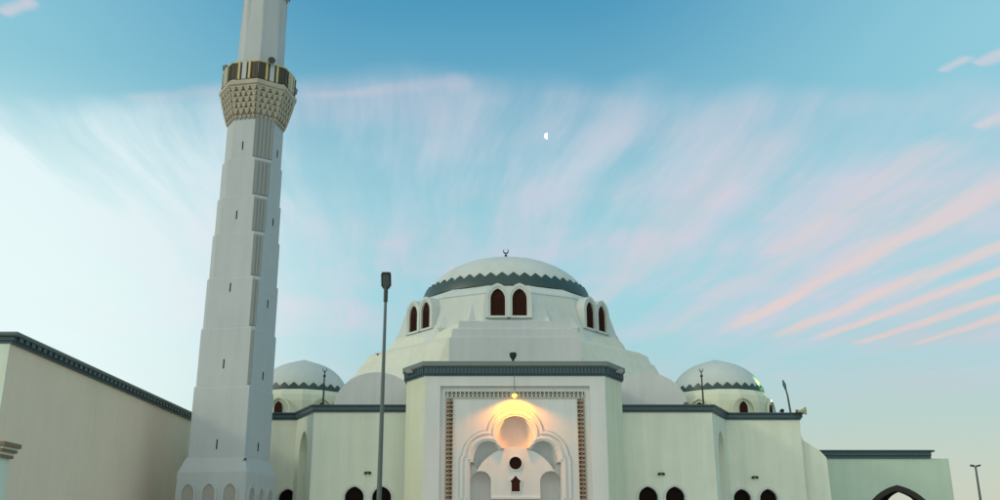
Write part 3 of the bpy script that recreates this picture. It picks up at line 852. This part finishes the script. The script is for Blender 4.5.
cc = cornice([(xl_, Ya), (xc1 - .1, Ya)], [(-.5, H + .003), (.08, H + .003), (.08, az_(456.3)), (.16, az_(455.6)), (.16, az_(452.2)), (.26, az_(451.8)), (.26, az_(450.3)), (-.5, az_(450.3))], 'cornice', 'slate', ag)
q = MB(); q.box((xc1 - .1, Ya - .24, az_(452.2)), (xc1 + .08, Ya + .4, az_(450.4))); q.build('coping', 'slate', ag)

# ------------------------------------------------------------------ street lamps
def lamp_tall():
    Y = 27.0; b = U(379.0, 500, Y); t = thing('street_lamp', 'tall grey lamp post with a dark square head in front of the left wing', 'street lamp', (b.x, Y, 0))
    zt = U(384, 287, Y).z; x = b.x
    q = MB(); q.tube([(x, Y, .1), (x, Y, 3.5), (x, Y, zt)], [.078, .068, .038], 12); q.build('pole', 'metal', t)
    q = MB(); q.tube([(x, Y, 0), (x, Y, .1), (x, Y, .5), (x, Y, .55)], [.2, .2, .14, .11], 12); q.build('base', 'metal', t)
    q = MB(); q.tube([(x, Y, zt - .45), (x, Y, zt - .02)], .062, 12); q.build('collar', 'dmetal', t)
    th = R(62); d = Vector((0, -math.cos(th), math.sin(th))); up = Vector((0, math.sin(th), math.cos(th))) * 1; sx = Vector((1, 0, 0))
    c = Vector((x, Y, zt + .20))
    def ringp(w, dd, off): return [c + sx * (w * a_) + d * (dd * b_) + up * off for a_, b_ in ((-.55, -1), (.55, -1), (1, -.6), (1, .8), (.8, 1), (-.8, 1), (-1, .8), (-1, -.6))]
    q = MB(); q.loft([ringp(.125, .235, -.07), ringp(.145, .25, -.05), ringp(.145, .25, .03), ringp(.09, .18, .09)]); h = q.build('lamp_head', 'dmetal', t)
    q = MB(); q.loft([ringp(.10, .19, -.085), ringp(.10, .19, -.071)]); q.build('lamp_glass', 'glass', h)
lamp_tall()
def lamp_double():
    Y = 91.0; b = U(980.5, 500, Y); x = b.x; zt = U(975, 466.5, Y).z
    t = thing('street_lamp', 'distant thin lamp post with two drooping lamp heads at the far right', 'street lamp', (x, Y, 0))
    q = MB(); q.tube([(x, Y, 0), (x, Y, zt)], [.16, .085], 10); q.build('pole', 'metal', t)
    for s in (-1, 1):
        q = MB(); q.tube([(x, Y, zt - .05), (x + s * .1, Y, zt + .0), (x + s * .24, Y, zt + .04)], .045, 8); q.build('arm', 'dmetal', t)
        q = MB(); a = Vector((x + s * .12, Y, zt + .03)); e = Vector((x + s * .44, Y, zt + .11)); dd = (e - a).normalized()
        q.obox((a + e) / 2, dd, (0, 1, 0), dd.cross(Vector((0, 1, 0))), .18, .15, .075); q.build('lamp_head', 'dmetal', t, bevel=.02)
lamp_double()

# ------------------------------------------------------------------ things on the roofs
def crescent_pole(u, v0, v1, Y, label):
    p = U(u, v1, Y); x = p.x; zt = U(u, v0, Y).z; zb = ZR
    t = thing('crescent_pole', label, 'roof ornament', (x, Y, zb), group='crescent poles on the wing roof')
    q = MB(); q.tube([(x, Y, zb), (x, Y, zt - .4)], [.05, .035], 8); q.build('pole', 'dmetal', t)
    q = MB(); q.sphere((x, Y, zt - .42), .075, 8); q.tube([(x, Y, zt - .42), (x, Y, zt - .2)], .03, 8); q.build('ball', 'dmetal', t)
    q = MB(); crescent(q, (x, Y, zt - .10), .11, .03); q.build('crescent', 'dmetal', t)
crescent_pole(323, 368, 405, YW + .2, 'thin dark crescent-topped pole on the roof in front of the left small dome')
crescent_pole(703.5, 368, 405, YW + .2, 'thin dark crescent-topped pole on the roof in front of the right small dome')
# leaning pole
Y = YB + .15; a = U(790.5, 411, Y); b = U(782.8, 380, Y)
t = thing('leaning_pole', 'bent dark pole leaning left above the right end of the wing roof', 'pole', (a.x, Y, ZR))
a = Vector((a.x, Y, ZR)); b = Vector((b.x, Y, b.z)); m1 = a.lerp(b, .55) + Vector((.06, 0, 0))
q = MB(); q.tube([a, m1, a.lerp(b, .72) + Vector((.04, 0, 0))], [.06, .05, .045], 8); q.build('pole', 'metal', t)
q = MB(); q.tube([a.lerp(b, .70) + Vector((.04, 0, 0)), a.lerp(b, .86) + Vector((.02, 0, .0)), b], [.05, .10, .035], 8); q.build('head', 'metal', t)
# horn loudspeaker / lamp housings
def horn(c, d, L, r, label, mat='horn', group=None, name='horn_loudspeaker', cat='loudspeaker'):
    c = Vector(c); d = Vector(d).normalized()
    t = thing(name, label, cat, c, group=group)
    q = MB(); q.tube([c, c + d * L * .3, c + d * L * .55, c + d * L * .8, c + d * L], [r * .3, r * .32, r * .45, r * .75, r], 14); q.build('horn', mat, t)
    q = MB(); q.tube([c - d * L * .25, c + d * L * .02], r * .42, 12); q.build('driver', 'metal', t)
    q = MB(); q.tube([c + Vector((0, 0, -r * 1.1)), c], r * .12, 6); q.build('bracket', 'dmetal', t)
    return t
p = U(796.5, 411.5, YB - .1); horn((p.x, YB - .32, p.z - .02), (1, -.55, -.02), .42, .23, 'yellowish horn loudspeaker at the right corner of the wing eaves')
def floodlight(c, d, w, h, label, group=None, mat='dmetal', name='floodlight'):
    c = Vector(c); d = Vector(d).normalized(); sx = d.cross(Vector((0, 0, 1))).normalized(); up = sx.cross(d)
    t = thing(name, label, 'floodlight', c, group=group)
    rg_ = lambda s_, o: [c + sx * w * s_ * a_ + up * h * s_ * b_ + d * o for a_, b_ in ((-1, -1), (1, -1), (1, 1), (-1, 1))]
    q = MB(); q.loft([rg_(.45, -w * .9), rg_(.8, -w * .3), rg_(1, w * .3)]); hd = q.build('housing', mat, t, bevel=w * .08)
    q = MB(); q.loft([rg_(.86, w * .3), rg_(.86, w * .36)]); q.build('lamp_glass', 'glass', hd)
    q = MB(); q.tube([c - up * h * 1.35, c - up * h * .9], w * .12, 6)
    q.tube([c - sx * w * 1.12, c - sx * w * 1.12 - up * h * 1.2, c + sx * w * 1.12 - up * h * 1.2, c + sx * w * 1.12], w * .09, 6); q.build('bracket', mat, t)
    return t
c = U(513, 355, YP + .2); 
t = thing('roof_floodlight', 'dark flared floodlight standing on the portal cornice above the glowing lamp', 'floodlight', (c.x, YP + .1, zt := ZP(362)))
c = Vector((c.x, YP + .1, 0))
q = MB(); q.tube([c + Vector((0, 0, zt)), c + Vector((0, 0, zt + .14))], .06, 8); q.build('stem', 'dmetal', t)
q = MB(); q.lathe(c + Vector((0, 0, zt + .12)), [(.06, 0), (.16, .16), (.19, .3), (.15, .36), (.05, .37)], 16); q.build('housing', 'dmetal', t)
# balcony fixtures
def in_min(v): return Vector((ctr.x, ctr.y, 0)) + rm @ Vector(v)
zz = zr1
p = in_min((-1.48, -1.15, zz + .12)); floodlight(p, (-.6, -1, -.2), .16, .13, 'small green-grey floodlight on the left corner of the minaret balcony rail', mat='metal')
p = in_min((1.24, -1.36, zz + .02)); horn(p, (.35, -1, .02), .26, .20, 'dark round loudspeaker on the minaret balcony rail', mat='dmetal', name='round_loudspeaker')
p = in_min((1.88, .55, zr0 + .35)); floodlight(p, (1, -.2, -.2), .17, .14, 'small green-grey floodlight jutting from the right side of the minaret balcony', mat='metal')
p = in_min((TS / 2 + .08, -TS / 2 - .08, zv(460))); floodlight(p, (.6, -1, -.3), .07, .09, 'tiny dark lamp fixed on the lower corner of the minaret shaft')
# pairs of small spotlights above the windows
def twin(u, v, Y, label):
    p = U(u, v, Y - .03)
    t = thing('twin_spotlight', label, 'spotlight', (p.x, Y, p.z), group='twin spotlights above the window pairs')
    q = MB(); q.box((p.x - .07, Y - .07, p.z - .04), (p.x + .07, Y, p.z + .05)); q.build('housing', 'metal', t)
    for s in (-1, 1):
        q = MB(); q.tube([(p.x + s * .10, Y - .04, p.z + .02), (p.x + s * .115, Y - .15, p.z - .04)], [.04, .07], 12); q.build('spot', 'dmetal', t)
twin(368, 472.5, YW, 'pair of tiny black spotlights above the twin windows left of the portal')
twin(661, 473.5, YW, 'pair of tiny black spotlights above the twin windows right of the portal')
twin(754.5, 477, YB, 'pair of tiny black spotlights above the rightmost twin windows of the mosque')
# small lamps on the dome terraces
for (u, v, Y, lb) in ((408, 320.5, 62.0, 'tiny dark lamp on the roof edge just left of the left drum windows'), (394, 352, 63.0, 'tiny dark lamp low on the stepped roof left of the drum'), (686, 404, YW + 1.2, 'tiny dark lamp on the roof left of the right small dome')):
    p = U(u, v, Y); floodlight(p, (-.3, -1, .2), .11, .10, lb, name='roof_lamp')
# bird
p = U(377.6, 354.5, 40); t = thing('bird', 'tiny dark bird flying beside the tall lamp post', 'bird', p)
q = MB(); q.loft([[p + Vector((math.cos(a_) * r, y, math.sin(a_) * r)) for a_ in [math.pi * 2 * i / 8 for i in range(8)]] for r, y in ((.005, -.09), (.03, -.10), (.045, 0), (.03, .1), (.012, .2))], smooth=True); bo = q.build('body', 'dmetal', t)
for s in (-1, 1):
    q = MB(); q.add([p + Vector((s * .02, -.05, .01)), p + Vector((s * .02, .06, .01)), p + Vector((s * .08, .05, .05)), p + Vector((s * .13, .06, .05)), p + Vector((s * .08, -.04, .055)), p+Vector((s*.08,.0,.045))], [(0, 1, 2, 4), (4, 2, 3), (0, 5, 1), (5, 0, 4), (5, 4, 3), (5, 3, 2), (5, 2, 1)]); q.build('wing', 'dmetal', bo)

# ------------------------------------------------------------------ lit lamps
c = U(514.5, 395, YP - .28)
t = thing('hanging_lamp', 'lit orange lamp hanging on a thin rod in front of the portal', 'lamp', c)
q = MB(); q.tube([(c.x, YP - .30, ZP(367)), (c.x, c.y, ZP(371)), (c.x, c.y, c.z + .16)], .014, 6); q.build('rod', 'metal', t)
q = MB(); q.lathe(c, [(.03, .18), (.09, .13), (.125, .05), (.13, .03)][::-1], 16); q.build('shade', 'gold', t)
q = MB(); q.sphere(c - Vector((0, 0, .02)), .115, 8); q.build('bulb', emis('orange_bulb', (1.0, .50, .06), 6), t)
ll = bpy.data.lights.new('portal_lamp_light', 'SPOT'); ll.energy = 640; ll.color = (1.0, .27, .0); ll.spot_size = R(150); ll.spot_blend = .35; ll.shadow_soft_size = .12
lo = bpy.data.objects.new('portal_lamp_light', ll); COL.objects.link(lo); lo.location = c - Vector((0, .02, .17))
lo.rotation_euler = Vector((0, -.30, 1)).to_track_quat('Z', 'Y').to_euler()
# green floodlight behind the right small dome
gc = Vector((AX + 15.3, 53.8, 8.98))
t = floodlight(gc, (-.45, .5, .9), .13, .10, 'small floodlight on a short post throwing green light on the right small dome')
q = MB(); q.tube([(gc.x, gc.y, 8.1), (gc.x, gc.y, gc.z - .12)], .03, 8); q.build('post', 'dmetal', t)
gl = bpy.data.lights.new('green_flood_light', 'SPOT'); gl.energy = 2200; gl.color = (.55, 1.0, .15); gl.spot_size = R(29); gl.spot_blend = .8; gl.shadow_soft_size = .15
g2 = bpy.data.objects.new('green_flood_light', gl); COL.objects.link(g2); g2.location = gc + Vector((-.07, 0.08, .15))
g2.rotation_euler = (-(Vector((AX + 14.1, 54.85, 11.5)) - gc)).to_track_quat('Z', 'Y').to_euler()

# ------------------------------------------------------------------ moon (half lit disc, lit side left)
p = U(547.3, 136, 6000); rmn = 6000 / 950 * 3.5
n = (Vector((0, 0, EYE)) - p).normalized(); sx = Vector((1, 0, .04)).cross(n).cross(n).normalized(); sx = sx if sx.x > 0 else -sx; up = n.cross(sx); up = up if up.z > 0 else -up
q = MB(); pts = []
for i in range(13): t_ = R(90 + 180 * i / 12); pts.append((math.cos(t_), math.sin(t_)))
for i in range(1, 12): t_ = R(270 - 180 * i / 12); pts.append((math.cos(t_) * -.12 * -1 * -1 if False else abs(math.cos(t_)) * .08, math.sin(t_)))
rg1 = [p + sx * x * rmn + up * y * rmn for x, y in pts]; rg0 = [p - n * rmn * .5 + sx * x * rmn * .9 + up * y * rmn * .9 for x, y in pts]
q.loft([rg0, rg1]); mo = q.build('moon', emis('moonlight', (.93, .97, 1.0), 1.0))
mo['label'] = 'small white half moon high in the sky above the main dome'; mo['category'] = 'moon'
